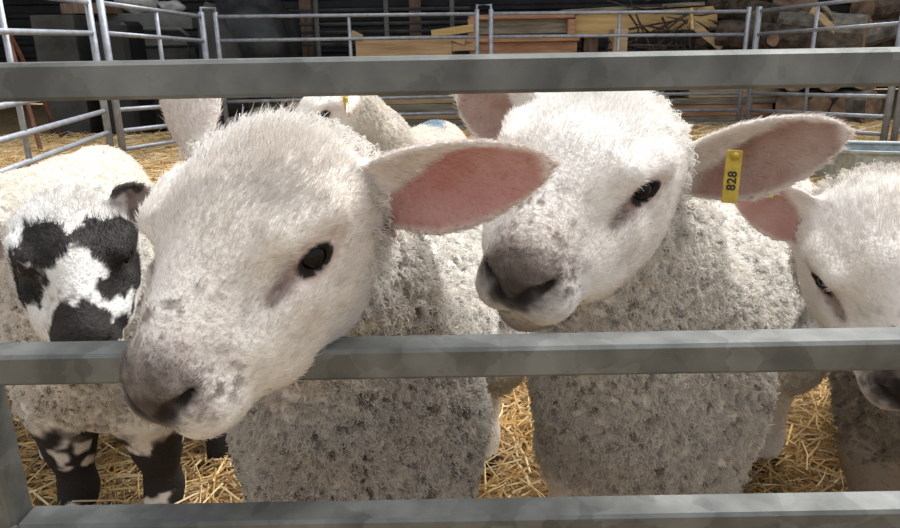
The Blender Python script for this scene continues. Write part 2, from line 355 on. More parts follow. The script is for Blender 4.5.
# logs
def log(pa, Y, r, length, yaw, tilt, bark, label, zc=None, cutmat='cut'):
    c = at(*pa, Y)
    if zc is not None: c = np.array([c[0], Y, zc])
    e = empty('log', c); tag(e, label, 'log', 'logs in the log pile')
    d = np.array([math.cos(yaw) * math.cos(tilt), math.sin(yaw) * math.cos(tilt), math.sin(tilt)])
    n = 14; V = []; F = []; rings = 7
    a = np.cross(d, (0, 0, 1)); a /= np.linalg.norm(a); b = np.cross(a, d)
    ph = rng.uniform(0, 6.28, 4)
    for i in range(rings):
        s = i / (rings - 1); cen = d * s * length + a * 0.04 * math.sin(s * 3 + ph[0]) * s
        for j in range(n):
            t = 2 * math.pi * j / n
            rr = r * (1 + 0.07 * math.sin(3 * t + ph[1]) + 0.05 * math.sin(5 * t + ph[2] + s * 4) + rng.normal(0, 0.025))
            V.append(cen + rr * (a * math.cos(t) + b * math.sin(t)))
    for i in range(rings - 1):
        for j in range(n): F.append((i * n + j, i * n + (j + 1) % n, (i + 1) * n + (j + 1) % n, (i + 1) * n + j))
    F.append(tuple(range((rings - 1) * n, rings * n)))
    fix_normals(mesh_obj('bark', V, F, M[bark], e, smooth=False))
    cv = [tuple(np.array(p) * 0.97 - d * 0.004) for p in V[:n]] + [tuple(-d * 0.006)]
    cf = [(j, (j + 1) % n, n) for j in range(n)]
    cv2 = [tuple(np.array(p) + d * 0.02) for p in cv[:n]]
    cf += [(j, (j + 1) % n, n + 1 + (j + 1) % n, n + 1 + j) for j in range(n)]
    fix_normals(mesh_obj('cut_face', cv + cv2, cf, M[cutmat], e))
L_ = [((773, 40), 5.15, 0.045, 0.7, 1.3, 0.05, 'bark', 'small log with a round orange cut end low in the pile', None),
      ((760, 22), 5.5, 0.10, 0.6, 1.4, 0.1, 'greybark', 'stubby grey log at the hurdle end of the pile', None),
      ((795, 4), 5.55, 0.17, 0.7, 1.2, 0.2, 'bark', 'thick log with a wide cream cut face on top of the pile', None),
      ((800, 22), 5.3, 0.10, 0.8, 2.2, 0.2, 'bark', 'dark mossy log under the wide cream cut face', None),
      ((832, 24), 5.25, 0.09, 0.9, 0.35, -0.25, 'bark', 'long dark log slanting across the middle of the pile', None),
      ((815, 42), 5.1, 0.10, 0.7, 2.4, 0.1, 'bark', 'dark log in the second row of the pile', None),
      ((842, 40), 5.05, 0.11, 0.7, 0.6, 0.15, 'greybark', 'round grey-brown log end behind the upright bar', None),
      ((866, 34), 5.0, 0.13, 0.6, 2.5, 0.1, 'greybark', 'broad pale grey log near the corner post', None),
      ((862, 8), 5.2, 0.12, 0.8, 0.25, 0.1, 'bark', 'dark log lying crosswise on top near the corner post', None),
      ((893, 8), 5.3, 0.11, 0.7, 1.3, 0.0, 'bark', 'log with a pinkish cut end beyond the corner post', None),
      ((795, 75), 5.15, 0.12, 0.7, 1.0, 0.0, 'bark', 'bottom-row log under the small orange-ended log', 0.14),
      ((822, 80), 5.1, 0.11, 0.7, 1.6, 0.0, 'bark', 'bottom-row log below the slanting dark log', 0.12),
      ((848, 95), 5.05, 0.11, 0.7, 1.4, 0.0, 'bark', 'bottom-row log with a brown cut end by the upright bar', 0.12),
      ((874, 95), 5.0, 0.13, 0.7, 2.2, 0.0, 'greybark', 'bottom-row pale grey log near the corner post', 0.14),
      ((800, 55), 5.12, 0.11, 0.7, 1.5, 0.0, 'bark', 'log in the middle row above the bottom row', 0.36),
      ((835, 58), 5.08, 0.12, 0.7, 1.5, 0.0, 'bark', 'middle-row log under the round grey-brown log end', 0.37),
      ((868, 60), 5.02, 0.12, 0.7, 1.5, 0.0, 'greybark', 'middle-row log under the broad pale grey log', 0.38)]
for a in L_: log(a[0], a[1], a[2], a[3], a[4], a[5], a[6], a[7], a[8])
tag(wboard('split_wood', (812, 10), (844, 40), 4.95, 5.05, 0.05, 0.03, M['palewood']), 'pale split sliver of wood across the log pile', 'split wood')
tag(wboard('split_wood', (823, 6), (850, 38), 5.0, 5.1, 0.03, 0.03, M['oldwood']), 'thin grey split stick across the log pile', 'split wood')

# left-hand clutter under the added shade slab
e = empty('box_trailer', at(150, 60, 5.6) * (1, 1, 0)); tag(e, 'dull grey box trailer behind the slanting hurdle', 'trailer')
into2 = lambda o: into(o, e)
into2(pbox('side_panel', 100, 13, 192, 30, 5.6, 0.9, M['greypaint']))
into2(pbox('lower_panel', 126, 38, 188, 46, 5.62, 0.86, M['greypaint']))
into2(pbox('skirt', 120, 48, 196, 55, 5.64, 0.8, M['concrete'], ground=True))
q0 = at(130, 29, 5.57); q1 = at(180, 29, 5.57); q2 = at(188, 35, 5.57); q3 = at(189, 62, 5.57)
into2(tube('frame_tube', [q0, q1, q2, q3], 0.018, M['greypaint'], None, 8))
tag(pbox('black_box', 92, 21, 127, 60, 5.0, 0.35, M['darkbox'], ground=True, b=0.03), 'black plastic box in front of the grey trailer', 'box')
tag(pbox('concrete_block', 33, 15, 76, 60, 5.2, 0.5, M['concrete'], ground=True), 'dark concrete block behind the near hurdle', 'block')
tag(pbox('brown_board', 60, 3, 106, 14, 5.4, 0.5, M['post']), 'brown board lying across the block and trailer', 'board')
def lump(name, cx, cy, Y, rx, ry, rz, mat, label, cat, seed=0, noise=0.2):
    r = np.random.default_rng(seed); c = at(cx, cy, Y); nu, nv = 18, 12; V = []; F = []
    k = r.normal(0, 3, (6, 3)); ph = r.uniform(0, 6.28, 6)
    for j in range(nv + 1):
        th = math.pi * j / nv
        for i in range(nu):
            p = np.array([math.sin(th) * math.cos(2 * math.pi * i / nu), math.sin(th) * math.sin(2 * math.pi * i / nu), math.cos(th)])
            s = 1 + noise * np.sin(k @ p + ph).mean() * 2
            V.append(c + p * s * (rx, ry, rz))
    for j in range(nv):
        for i in range(nu): F.append((j * nu + i, j * nu + (i + 1) % nu, (j + 1) * nu + (i + 1) % nu, (j + 1) * nu + i))
    return tag(fix_normals(mesh_obj(name, V, F, mat, smooth=True)), label, cat)
lump('feed_sack', 136, 4, 5.8, 0.15, 0.16, 0.09, M['sack'], 'crumpled white sack lying on the trailer', 'sack', 3, 0.3)
lump('feed_sack', 170, 7, 5.85, 0.09, 0.12, 0.05, M['sack'], 'small white bundle at the end of the trailer', 'bundle', 5, 0.3)
lump('tarpaulin_heap', 255, 42, 6.2, 0.36, 0.3, 0.42, M['tarp'], 'dark tarpaulin heap between the hurdles and the shed post', 'tarpaulin', 9, 0.25)
lump('sheeting_heap', 224, 86, 5.5, 0.18, 0.2, 0.40, M['concrete'], 'small grey sheeting heap at the hurdle joint', 'sheeting', 11, 0.35)
# old farm rack: steel frame behind the plywood
e = empty('steel_rack', at(330, 60, 6.9) * (1, 1, 0)); tag(e, 'rusty grey steel rack standing before the back wall', 'rack')
for y in (10, 24, 32, 44): into(tube('bar', [at(232, y + 2, 6.9), at(470, y - 2, 6.9)], 0.018, M['concrete'], None, 6), e)
for x in (237, 316, 386, 452):
    p = at(x, 10, 6.9); into(tube('upright', [(p[0], 6.9, 0), (p[0], 6.9, 1.1)], 0.025, M['greypaint'], None, 6), e)
for pa, pb, lab in (((2, 14), (14, 56), 'upper'), ((22, 58), (8, 30), 'lower')):
    a = at(*pa, 4.6); b = at(*pb, 4.5); d = (b - a) if b[2] < a[2] else (a - b); top = a if a[2] > b[2] else b
    k = top[2] / max(1e-3, -d[2])
    tag(tube('rusty_bar', [top, top + d * k], 0.014, M['rust'], None, 6), f'{"steeper" if lab=="upper" else "longer slanting"} rusty bar leaning behind the near hurdle', 'bar')

# trough at the right
e = empty('metal_trough', atz(880, 175, 0.0)); tag(e, 'galvanised metal trough behind the white lamb at the edge', 'trough')
def prism(name, pts, y0, y1, mat):  # extrude x,z outline along y
    n = len(pts); v = [(p[0], y0, p[1]) for p in pts] + [(p[0], y1, p[1]) for p in pts]
    f = [tuple(range(n)), tuple(range(2 * n - 1, n - 1, -1))] + [(i, (i + 1) % n, n + (i + 1) % n, n + i) for i in range(n)]
    return fix_normals(mesh_obj(name, v, f, mat))
t0 = at(851, 150, 2.65)[0]; ty = 2.65
zt = at(880, 152, ty)[2]
into(slab('end_plate', (t0 + 0.02, ty, zt / 2), (t0 + 0.02, ty + 0.34, zt / 2), zt, 0.008, M['trough']), e)
into(slab('front_wall', (t0 + 0.02, ty, zt / 2 + 0.0), (t0 + 1.1, ty - 0.35, zt / 2), zt, 0.008, M['trough']), e)
into(slab('back_wall', (t0 + 0.02, ty + 0.34, zt / 2), (t0 + 1.1, ty - 0.01, zt / 2), zt, 0.008, M['trough']), e)
into(slab('trough_floor', (t0 + 0.02, ty + 0.17, 0.05), (t0 + 1.1, ty - 0.18, 0.05), 0.33, 0.006, M['trough'], updir=(0, 1, 0)), e)
into(tube('rim', [(t0 + 1.1, ty - 0.35, zt), (t0, ty, zt), (t0, ty + 0.34, zt), (t0 + 1.1, ty - 0.01, zt)], 0.010, M['trough'], None, 8), e)
# ------------------------------------------------------------------ lambs: implicit bodies meshed with surface nets
F32 = np.float32
def hash3(i, j, k, seed):
    n = (i * 374761393 + j * 668265263 + k * 2147483647 + seed * 974711) & 0xffffffff
    n = ((n ^ (n >> 13)) * 1274126177) & 0xffffffff
    n = ((n ^ (n >> 16)) * 2246822519) & 0xffffffff
    return ((n ^ (n >> 15)) & 0xffff) / 65535.0
def vnoise(P, freq, seed=0):
    q = np.asarray(P, np.float64) * freq; i = np.floor(q).astype(np.int64); f = q - i; f = f * f * (3 - 2 * f)
    out = 0
    for a in (0, 1):
        for b in (0, 1):
            for c in (0, 1):
                w = (f[:, 0] if a else 1 - f[:, 0]) * (f[:, 1] if b else 1 - f[:, 1]) * (f[:, 2] if c else 1 - f[:, 2])
                out = out + w * hash3(i[:, 0] + a, i[:, 1] + b, i[:, 2] + c, seed)
    return out
def fbm(P, freq, seed=0, oct=3):
    s = 0; a = 0.5; t = 0
    for o_ in range(oct): s = s + a * vnoise(P, freq * 2 ** o_, seed + o_ * 17); t += a; a *= 0.5
    return s / t
def sstep(a, b, x): t = np.clip((x - a) / (b - a), 0, 1); return t * t * (3 - 2 * t)
def smin(a, b, k): h = np.maximum(k - np.abs(a - b), 0) / k; return np.minimum(a, b) - h * h * k * F32(0.25)
def smax(a, b, k): return -smin(-a, -b, k)
def ell(p, c, r):
    q = p - np.array(c, F32); r = np.array(r, F32)
    k0 = np.sqrt(((q / r) ** 2).sum(1)); k1 = np.sqrt(((q / (r * r)) ** 2).sum(1)) + 1e-6
    return (k0 * (k0 - 1) / k1).astype(F32)
def rc(p, a, b, r1, r2):
    a = np.array(a, F32); b = np.array(b, F32); ba = b - a
    t = np.clip(((p - a) @ ba) / (ba @ ba), 0, 1)
    return (np.linalg.norm(p - a - t[:, None] * ba, axis=1) - (r1 + (r2 - r1) * t)).astype(F32)

# head, in millimetres: x to the lamb's right, y towards the nose, z up
def head_sdf(p):
    ax = np.abs(p[:, 0:1]); m = np.concatenate([ax, p[:, 1:]], 1)          # mirrored
    d = ell(p, (0, -10, 14), (67, 62, 54))
    d = smin(d, ell(m, (24, 0, 18), (41, 50, 38)), 14)
    d = smin(d, ell(p, (0, 38, 18), (51, 44, 37)), 22)
    d = smin(d, ell(m, (33, 8, -20), (35, 54, 44)), 16)
    d = smin(d, ell(m, (26, 46, -40), (30, 56, 34)), 16)
    d = smin(d, rc(p, (0, 48, -4), (0, 110, -34), 44, 31), 22)
    d = smin(d, rc(p, (0, 56, 28), (0, 124, -18), 23, 16), 16)
    d = smin(d, rc(p, (0, 6, -48), (0, 96, -64), 36, 22), 16)
    d = smin(d, ell(m, (16, 114, -50), (20, 25, 19)), 12)
    d = smin(d, ell(p, (0, 127, -34), (27, 19, 22)), 10)
    d = smin(d, ell(p, (0, 106, -74), (18, 20, 11)), 8)
    d = smin(d, rc(m, (53, 28, 33), (45, 60, 31), 13, 10), 12)             # brow
    d = smin(d, rc(m, (46, 60, -10), (32, 90, -26), 12, 9), 16)            # cheek bone
    d = smax(d, -ell(m, EYE + (12, 10, 0), (12, 12, 9)), 6)                   # eye socket
    d = smax(d, -rc(m, (49, 64, 9), (42, 76, -3), 3.0, 1.8), 5)            # tear groove
    d = smax(d, -rc(m, NO1, NO2, 4.2, 4.6), 4)                             # nostril
    d = smax(d, -rc(m, NO2, NO3, 4.2, 2.0), 4)
    d = smax(d, -rc(p, (0, 149, -44), (0, 138, -62), 1.8, 1.8), 3)         # philtrum
    d = smax(d, -rc(m, MO1, MO2, 2.4, 2.4), 4)                             # mouth
    d = smax(d, -rc(m, MO2, MO3, 2.4, 1.2), 4)
    # lids round the eyeball
    q = m - EYE.astype(F32); q = np.stack([q @ EN.astype(F32), q @ ET2.astype(F32), q @ EZ2.astype(F32)], 1)
    lid = np.sqrt((np.sqrt((q[:, 1] * 0.84) ** 2 + (q[:, 2] * 1.34) ** 2) - 10.0) ** 2 + (q[:, 0] - 8.4 + 0.10 * np.abs(q[:, 1])) ** 2) - 2.6
    d = smin(d, lid.astype(F32), 4)
    return d
EYE0 = np.array((46.5, 45.0, 17.0)); EYE = EYE0.copy(); EN = np.array((.80, .60, 0.0)); ET = np.array((-.60, .80, 0.0)); _ca, _sa = math.cos(.45), math.sin(.45)
ET2 = _ca * ET - _sa * np.array((0, 0, 1.0)); EZ2 = _sa * ET + _ca * np.array((0, 0, 1.0))
NO1, NO2, NO3 = (4, 149, -47), (15, 144, -36), (23, 133, -28)
MO1, MO2, MO3 = (0, 136, -64), (19, 120, -65), (33, 88, -58)
EAR_U = [-0.25, 0, 0.12, 0.25, 0.42, 0.58, 0.72, 0.85, 0.94, 1.0, 1.1]
EAR_H = [0.42, 0.52, 0.68, 0.86, 1.0, 0.97, 0.83, 0.60, 0.36, 0.06, 0.0]
class Ear:
    def __init__(s, base, tip, normal, width, cup=0.55, bend=0.0, thick=0.0028):
        s.b = np.array(base); s.L = np.linalg.norm(np.array(tip) - s.b); s.a = (np.array(tip) - s.b) / s.L
        n = np.array(normal, float); n -= s.a * (n @ s.a); s.n = n / np.linalg.norm(n); s.c = np.cross(s.n, s.a)
        s.low = -np.sign(s.c[2]); s.W = width; s.cup = cup; s.bend = bend; s.t = thick
    def uvw(s, P):
        q = P - s.b; u = (q @ s.a) / s.L; v = q @ s.c; w = q @ s.n
        h = np.interp(u, EAR_U, EAR_H) * s.W
        cu = s.cup * (1.25 - 0.75 * np.clip(u, 0, 1)); x = v / s.W
        w0 = cu * s.W * x * x - s.bend * s.L * np.clip(u, 0, 1) ** 2
        return u, v, w - w0, h, np.sqrt(1 + (2 * cu * x) ** 2)
    def sdf(s, P):
        u, v, w, h, g = s.uvw(P)
        th = s.t * (1.25 - 0.5 * np.clip(u, 0, 1))
        d1 = np.abs(w) / g - th; d2 = (np.abs(v) - h) * 0.8
        d3 = (-0.12 - u) * s.L
        return smax(smax(d1.astype(F32), d2.astype(F32), F32(0.004)), d3.astype(F32), F32(0.004))

def eye_r(m):
    q = m - EYE; return np.sqrt((q @ ET2 * .84) ** 2 + (q @ EZ2 * 1.34) ** 2 + np.maximum(0, 2 - q @ EN) ** 2 * 9)

def surface_nets(fn, lo, hi, h):
    lo = np.array(lo); n = np.ceil((np.array(hi) - lo) / h / 4).astype(int); B = 4
    cx = [lo[a] + (np.arange(n[a]) * B + B / 2 - 0.5) * h for a in range(3)]
    G = np.stack(np.meshgrid(*cx, indexing='ij'), -1).reshape(-1, 3).astype(F32)
    dc = np.concatenate([fn(G[i:i + 400000]) for i in range(0, len(G), 400000)])
    act = np.abs(dc) < B * h * 1.75
    big = np.repeat(np.repeat(np.repeat(dc.reshape(n), B, 0), B, 1), B, 2)
    bi = np.stack(np.unravel_index(np.nonzero(act)[0], n), -1) * B
    off = np.stack(np.meshgrid(*[np.arange(B)] * 3, indexing='ij'), -1).reshape(-1, 3)
    idx = (bi[:, None, :] + off[None]).reshape(-1, 3)
    Pf = (lo + idx * h).astype(F32)
    val = np.concatenate([fn(Pf[i:i + 400000]) for i in range(0, len(Pf), 400000)])
    big[idx[:, 0], idx[:, 1], idx[:, 2]] = val
    s = big < 0
    c0 = s[:-1, :-1, :-1]; alls = c0.copy(); anys = c0.copy()
    for a in (0, 1):
        for b in (0, 1):
            for c in (0, 1):
                q = s[a:s.shape[0] - 1 + a, b:s.shape[1] - 1 + b, c:s.shape[2] - 1 + c]; alls &= q; anys |= q
    cell = np.argwhere(anys & ~alls); cid = -np.ones(c0.shape, np.int32); cid[tuple(cell.T)] = np.arange(len(cell))
    acc = np.zeros((len(cell), 3)); cnt = np.zeros(len(cell))
    corners = [(a, b, c) for a in (0, 1) for b in (0, 1) for c in (0, 1)]
    for p in corners:
        for ax in range(3):
            if p[ax]: continue
            q = list(p); q[ax] = 1
            va = big[cell[:, 0] + p[0], cell[:, 1] + p[1], cell[:, 2] + p[2]]; vb = big[cell[:, 0] + q[0], cell[:, 1] + q[1], cell[:, 2] + q[2]]
            m = (va < 0) != (vb < 0); t = np.where(m, va / np.where(va == vb, 1, va - vb), 0)
            pt = np.array(p, float)[None] + np.eye(3)[ax][None] * t[:, None]
            acc[m] += pt[m]; cnt[m] += 1
    V = lo + (cell + acc / cnt[:, None]) * h
    quads = []
    for ax in range(3):
        o1, o2 = [(1, 2), (2, 0), (0, 1)][ax]
        sl = [slice(None)] * 3; sl2 = [slice(None)] * 3; sl[ax] = slice(0, -1); sl2[ax] = slice(1, None)
        ch = s[tuple(sl)] != s[tuple(sl2)]; e = np.argwhere(ch); e = e[(e[:, o1] > 0) & (e[:, o2] > 0)]
        inside = s[tuple(e.T)]
        e = e[np.all(e < np.array(cid.shape), 1)]; inside = s[tuple(e.T)]
        d1 = np.eye(3, dtype=int)[o1]; d2 = np.eye(3, dtype=int)[o2]
        Q = np.stack([cid[tuple((e - d1 - d2).T)], cid[tuple((e - d2).T)], cid[tuple(e.T)], cid[tuple((e - d1).T)]], -1)
        Q[~inside] = Q[~inside][:, ::-1]; quads.append(Q)
    Q = np.concatenate(quads); Q = Q[(Q >= 0).all(1)]
    return V, Q
def vert_normals(V, Q):
    n = np.cross(V[Q[:, 2]] - V[Q[:, 0]], V[Q[:, 3]] - V[Q[:, 1]])
    out = np.zeros_like(V)
    for c in range(4):
        for a in range(3): out[:, a] += np.bincount(Q[:, c], n[:, a], len(V))
    return out / (np.linalg.norm(out, axis=1)[:, None] + 1e-12)
def set_col(data, name, domain, rgb):
    a = data.attributes.new(name, 'FLOAT_COLOR', domain)
    a.data.foreach_set('color', np.concatenate([rgb, np.ones((len(rgb), 1))], 1).astype(F32).ravel())
def fast_mesh(name, V, Q, mat, parent):
    me = bpy.data.meshes.new(name); me.vertices.add(len(V)); me.vertices.foreach_set('co', V.astype(F32).ravel())
    me.loops.add(Q.size); me.loops.foreach_set('vertex_index', Q.astype(np.int32).ravel())
    me.polygons.add(len(Q)); me.polygons.foreach_set('loop_start', np.arange(0, Q.size, 4, dtype=np.int32))
    me.polygons.foreach_set('use_smooth', np.ones(len(Q), bool)); me.update(calc_edges=True); me.materials.append(mat)
    o = bpy.data.objects.new(name, me); COL.objects.link(o); o.parent = parent
    return o
def hair_obj(name, pts, rad, rgb, mat, parent):
    n, k = pts.shape[:2]
    hc = bpy.data.hair_curves.new(name); hc.add_curves([k] * n)
    hc.attributes['position'].data.foreach_set('vector', pts.astype(F32).ravel())
    ra = hc.attributes.get('radius') or hc.attributes.new('radius', 'FLOAT', 'POINT')
    ra.data.foreach_set('value', rad.astype(F32).ravel())
    set_col(hc, 'col', 'POINT', np.repeat(rgb, k, 0))
    hc.materials.append(mat)
    o = bpy.data.objects.new(name, hc); COL.objects.link(o); o.parent = parent; o['kind'] = 'stuff'
    return o
def unit(v): return v / (np.linalg.norm(v, axis=-1, keepdims=True) + 1e-12)
def frame(fwd, up):
    f = unit(np.array(fwd, float)); r = unit(np.cross(f, np.array(up, float))); return np.stack([r, f, np.cross(r, f)], 1)

def eyeball(parent, R, t, s, side):
    nu, nv = 24, 16; V = []; Fc = []
    c = EYE * (side, 1, 1)
    for j in range(nv + 1):
        th = math.pi * j / nv
        for i in range(nu):
            p = np.array([math.cos(th), math.sin(th) * math.cos(2 * math.pi * i / nu), math.sin(th) * math.sin(2 * math.pi * i / nu)])
            V.append(t + s * 1e-3 * (R @ (c + 11.2 * p)))
    for j in range(nv):
        for i in range(nu): Fc.append((j * nu + i, j * nu + (i + 1) % nu, (j + 1) * nu + (i + 1) % nu, (j + 1) * nu + i))
    return fix_normals(mesh_obj('eye', V, Fc, M['eye'], parent, smooth=True))

def make_lamb(cfg):
    global EYE
    EYE = EYE0 + np.array(cfg.get('eye_d', (0, 0, 0)), float)
    hs = cfg['s'] * 1e-3; R = frame(cfg['fwd'], cfg['up']); t = np.array(cfg['t'], float)
    o2, yaw_f = np.array(cfg['chest'] + (0.0,)), unit(np.array(cfg['dir'] + (0.0,)))
    rgt = np.cross(yaw_f, (0, 0, 1)); zb = cfg.get('zs', 1.0); bs = cfg.get('bs', 1.0)
    Bm = np.stack([rgt, yaw_f, np.array([0, 0, 1.0])], 1)
    def bw(p): return o2 + Bm @ (np.array(p, float) * (bs, bs, zb))
    def hw(p): return t + hs * (R @ np.array(p, float))
    ears = [Ear(*e) for e in cfg['ears']]
    fl_ = cfg.get('feet', {})
    legs = []
    for i, (sx, fr) in enumerate(((1, 1), (-1, 1), (1, 0), (-1, 0))):
        if fr: ch = [((sx * .070, -.03, .32), .060), ((sx * .066, -.01, .20), .040), ((sx * .060, .00, .135), .026), ((sx * .058, .0, .05), .0185), ((sx * .058, .012, .024), .021)]
        else: ch = [((sx * .072, -.44, .33), .088), ((sx * .080, -.38, .24), .062), ((sx * .072, -.475, .155), .028), ((sx * .070, -.455, .05), .0185), ((sx * .070, -.44, .024), .021)]
        ch = [(bw(p), r) for p, r in ch]
        if i in fl_:
            f = np.array(fl_[i]); old = ch[-1][0]; sh = f - old[:2]
            ch = [(p + np.array([sh[0] * w, sh[1] * w, 0]), r) for (p, r), w in zip(ch, (0.1, 0.4, 0.8, 1, 1))]
        legs.append(ch)
    lr = cfg.get('leg_r', 1.0)
    neck0 = bw(cfg.get('neck0', (0, -.02, .40))); neck1 = hw(cfg.get('neck1', (0, -32, -8))); nm = 0.5 * (neck0 + neck1) + np.array(cfg.get('neckm', (0, 0, 0)))
    throat0 = bw((0, .04, .33)); throat1 = hw((0, -5, -40))
    wr = cfg.get('woolly', 1.0); cw = cfg.get('chest_w', 1.0)
    def body_sdf(P):
        B = ((P - o2.astype(F32)) @ Bm.astype(F32)) / np.array((bs, bs, zb), F32)
        d = ell(B, (0, -.03, .335), (.104 * cw, .105, .135))
        d = smin(d, ell(B, (0, -.03, .275), (.094 * cw, .085, .115)), F32(.05))
        d = smin(d, ell(B, (0, -.17, .37), (.118, .17, .125)), F32(.05))
        d = smin(d, ell(B, (0, -.34, .375), (.118, .16, .122)), F32(.05))
        d = smin(d, ell(B, (0, -.47, .385), (.108, .095, .115)), F32(.04))
        d = smin(d, rc(B, (0, -.55, .42), (0, -.595, .25), .03, .018), F32(.03))
        d *= F32(min(bs, zb))
        for ch in legs:
            for (a, ra), (b, rb) in zip(ch[:-1], ch[1:]): d = smin(d, rc(P, a, b, ra * lr, rb * lr), F32(.028))
        d = smin(d, rc(P, neck0, nm, .092 * cfg.get('neck_r', 1), .076 * cfg.get('neck_r', 1)), F32(.05))
        d = smin(d, rc(P, nm, neck1, .076 * cfg.get('neck_r', 1), .058), F32(.04))
        d = smin(d, rc(P, throat0, throat1, .07, .034), F32(.04))
        return d
    hc_ = hw((0, 30, -10)).astype(F32)
    def fn(P):
        d = body_sdf(P)
        d = d - F32(0.0025 * wr) * (vnoise(P, 110, 3).astype(F32) - F32(.5)) * 2 * sstep(.10, .24, P[:, 2]).astype(F32)
        m = np.linalg.norm(P - hc_, axis=1) < 0.21 * cfg['s']
        if m.any():
            q = (((P[m] - t.astype(F32)) @ R.astype(F32)) / F32(hs)).astype(F32)
            d[m] = smin(d[m], head_sdf(q) * F32(hs), F32(.016))
        for e in ears:
            mm = np.linalg.norm(P - (e.b + e.a * e.L * .5).astype(F32), axis=1) < e.L * .85
            if mm.any(): d[mm] = smin(d[mm], e.sdf(P[mm].astype(np.float64)).astype(F32), F32(.010))
        return d
    pts = np.array([bw((x, y, z_)) for x in (-.16, .16) for y in (.14, -.64) for z_ in (.0, .54)] + [hw((x, y, z_)) for x in (-80, 80) for y in (-80, 165) for z_ in (-95, 80)] + [e.b + e.a * e.L * 1.1 for e in ears] + [p + np.array([0.05, 0.05, 0]) * k for ch in legs for p, r in ch for k in (-1, 1)])
    lo = pts.min(0) - .02; hi = pts.max(0) + .02; lo[2] = -.012
    V, Q = surface_nets(fn, lo, hi, cfg['h'])
    Nn = vert_normals(V, Q)
    root = empty('lamb', o2); tag(root, cfg['label'], 'lamb', 'lambs in the pen')

    def regions(P):
        q = ((P - t) @ R) / hs
        r_ = {'q': q}
        near = (np.linalg.norm(P - hw((0, 40, -10)), axis=1) < .16 * cfg['s'])
        face = sstep(-28, 6, q[:, 1] + 0.30 * q[:, 2]) * near
        ear = np.zeros(len(P)); inner = np.zeros(len(P)); eu = np.zeros(len(P)); ed = np.zeros((len(P), 3)); edge = np.ones(len(P))
        for e in ears:
            u, v, w, h, g = e.uvw(P); d = e.sdf(P)
            m = (d < .006) & (u > 0.02) & (u < 1.05)
            outhead = sstep(-0.004, 0.008, head_sdf(q.astype(F32)) * hs)
            ear = np.maximum(ear, m * outhead)
            ins = m * sstep(.0, .0016, w) * sstep(.98, .78, np.abs(v) / (h + 1e-6)) * sstep(.10, .30, u + .14 * np.clip(v / (h + 1e-6) * e.low, -1, 1)) * sstep(-.12, .12, v / (h + 1e-6) * e.low + .80 - .95 * sstep(.70, .12, u) + .25 * (fbm(P, 90, 91, 2) - .5)) * sstep(.99, .90, u)
            inner = np.maximum(inner, ins); eu = np.where(m, u, eu); ed[m] = e.a; edge = np.where(m, v / (h + 1e-6), edge)
        B = ((P - o2) @ Bm) / np.array((bs, bs, zb))
        leg = sstep(.24, .16, P[:, 2])
        for_ = dict(q=q, face=face * (1 - leg), ear=ear, inner=inner, eu=eu, ed=ed, edge=edge, leg=leg, B=B)
        return for_
    def colours(P, Nrm):
        r_ = regions(P); q = r_['q']; m = np.stack([np.abs(q[:, 0]), q[:, 1], q[:, 2]], 1)
        wool = np.array(cfg.get('wool', (.87, .84, .79))); facec = np.array(cfg.get('facec', (.86, .83, .80)))
        n1 = fbm(P, 30, 5)[:, None]; n2 = fbm(P, 160, 9)[:, None]
        c = wool * (0.88 + 0.18 * n1) * (0.90 + 0.18 * n2)
        # grubby front of the chest and neck wool, with specks
        dirt = np.array(cfg.get('dirt', (.30, .235, .17)))
        B = r_['B']; dz = sstep(-.16, .03, B[:, 1]) * cfg.get('dirty', .55) * (.25 + .75 * sstep(cfg.get('dtop', .52), cfg.get('dtop', .52) - .16, P[:, 2]))
        c = c * (1 - dz[:, None]) + (c * .5 + dirt * .45) * dz[:, None]
        sp = sstep(.66, .73, fbm(P, 310, 21, 2) + .10 * (fbm(P, 18, 23, 2) - .5)) * sstep(-.40, -.02, B[:, 1]) * (1 - r_['ear']) * cfg.get('specks', .8)
        c = c * (1 - sp[:, None]) + np.array((.07, .05, .035)) * sp[:, None]
        f = r_['face'][:, None]
        n0 = fbm(P, 9, 77, 2)[:, None]; fc = facec * (0.90 + 0.16 * n1) * (0.90 + 0.18 * n2) * (1 - sstep(.45, .75, n0) * np.array((.10, .125, .16)))
        c = c * (1 - f) + fc * f
        def blend(w, col):
            nonlocal c
            w = np.clip(w, 0, 1)[:, None]; c = c * (1 - w) + np.array(col) * w
        on = (r_['face'] > .02) * (1 - r_['ear'])
        if cfg.get('marks'): c = cfg['marks'](c, P, q, r_)
        # nose: grubby brown pad, paler lips, speckle on bridge and lips
        ns = cfg.get('nose', 1.0)
        dn = np.linalg.norm((q - (0, 134, -26)) / (26, 17, 19), axis=1); nz = fbm(P, 140, 31, 3)
        blend(sstep(2.6, .9, dn + (nz - .5) * 1.2) * np.minimum(.55 * cfg.get('muzzle', 1.0), 1) * on, cfg.get('muzzlec', (.27, .21, .18))); blend(sstep(1.5, .7, dn + (nz - .5) * 0.9) * .88 * ns * on, cfg.get('nosec', (.065, .048, .038)))
        db = np.linalg.norm((q - (0, 104, 0)) / (30, 40, 24), axis=1)
        blend(sstep(1.5, .5, db) * sstep(.50, .66, nz) * .8 * ns * on, (.13, .09, .07))
        dl = np.linalg.norm((m - (22, 116, -34)) / (18, 30, 20), axis=1)
        blend(sstep(1.5, .4, dl) * sstep(.52, .64, fbm(P, 230, 41, 2)) * .85 * ns * on, (.11, .08, .075))
        dpd = np.linalg.norm((m - (0, 146, -41)) / (19, 13, 15), axis=1); blend(sstep(1.35, .7, dpd + (nz - .5) * .5) * .85 * np.minimum(ns, 1) * on, (.045, .032, .026))
        dns = np.minimum(rc(m.astype(F32), NO1, NO2, 4, 4), rc(m.astype(F32), NO2, NO3, 3.5, 1.5))
        blend(sstep(3.2, 0, dns) * on, (.010, .007, .006))
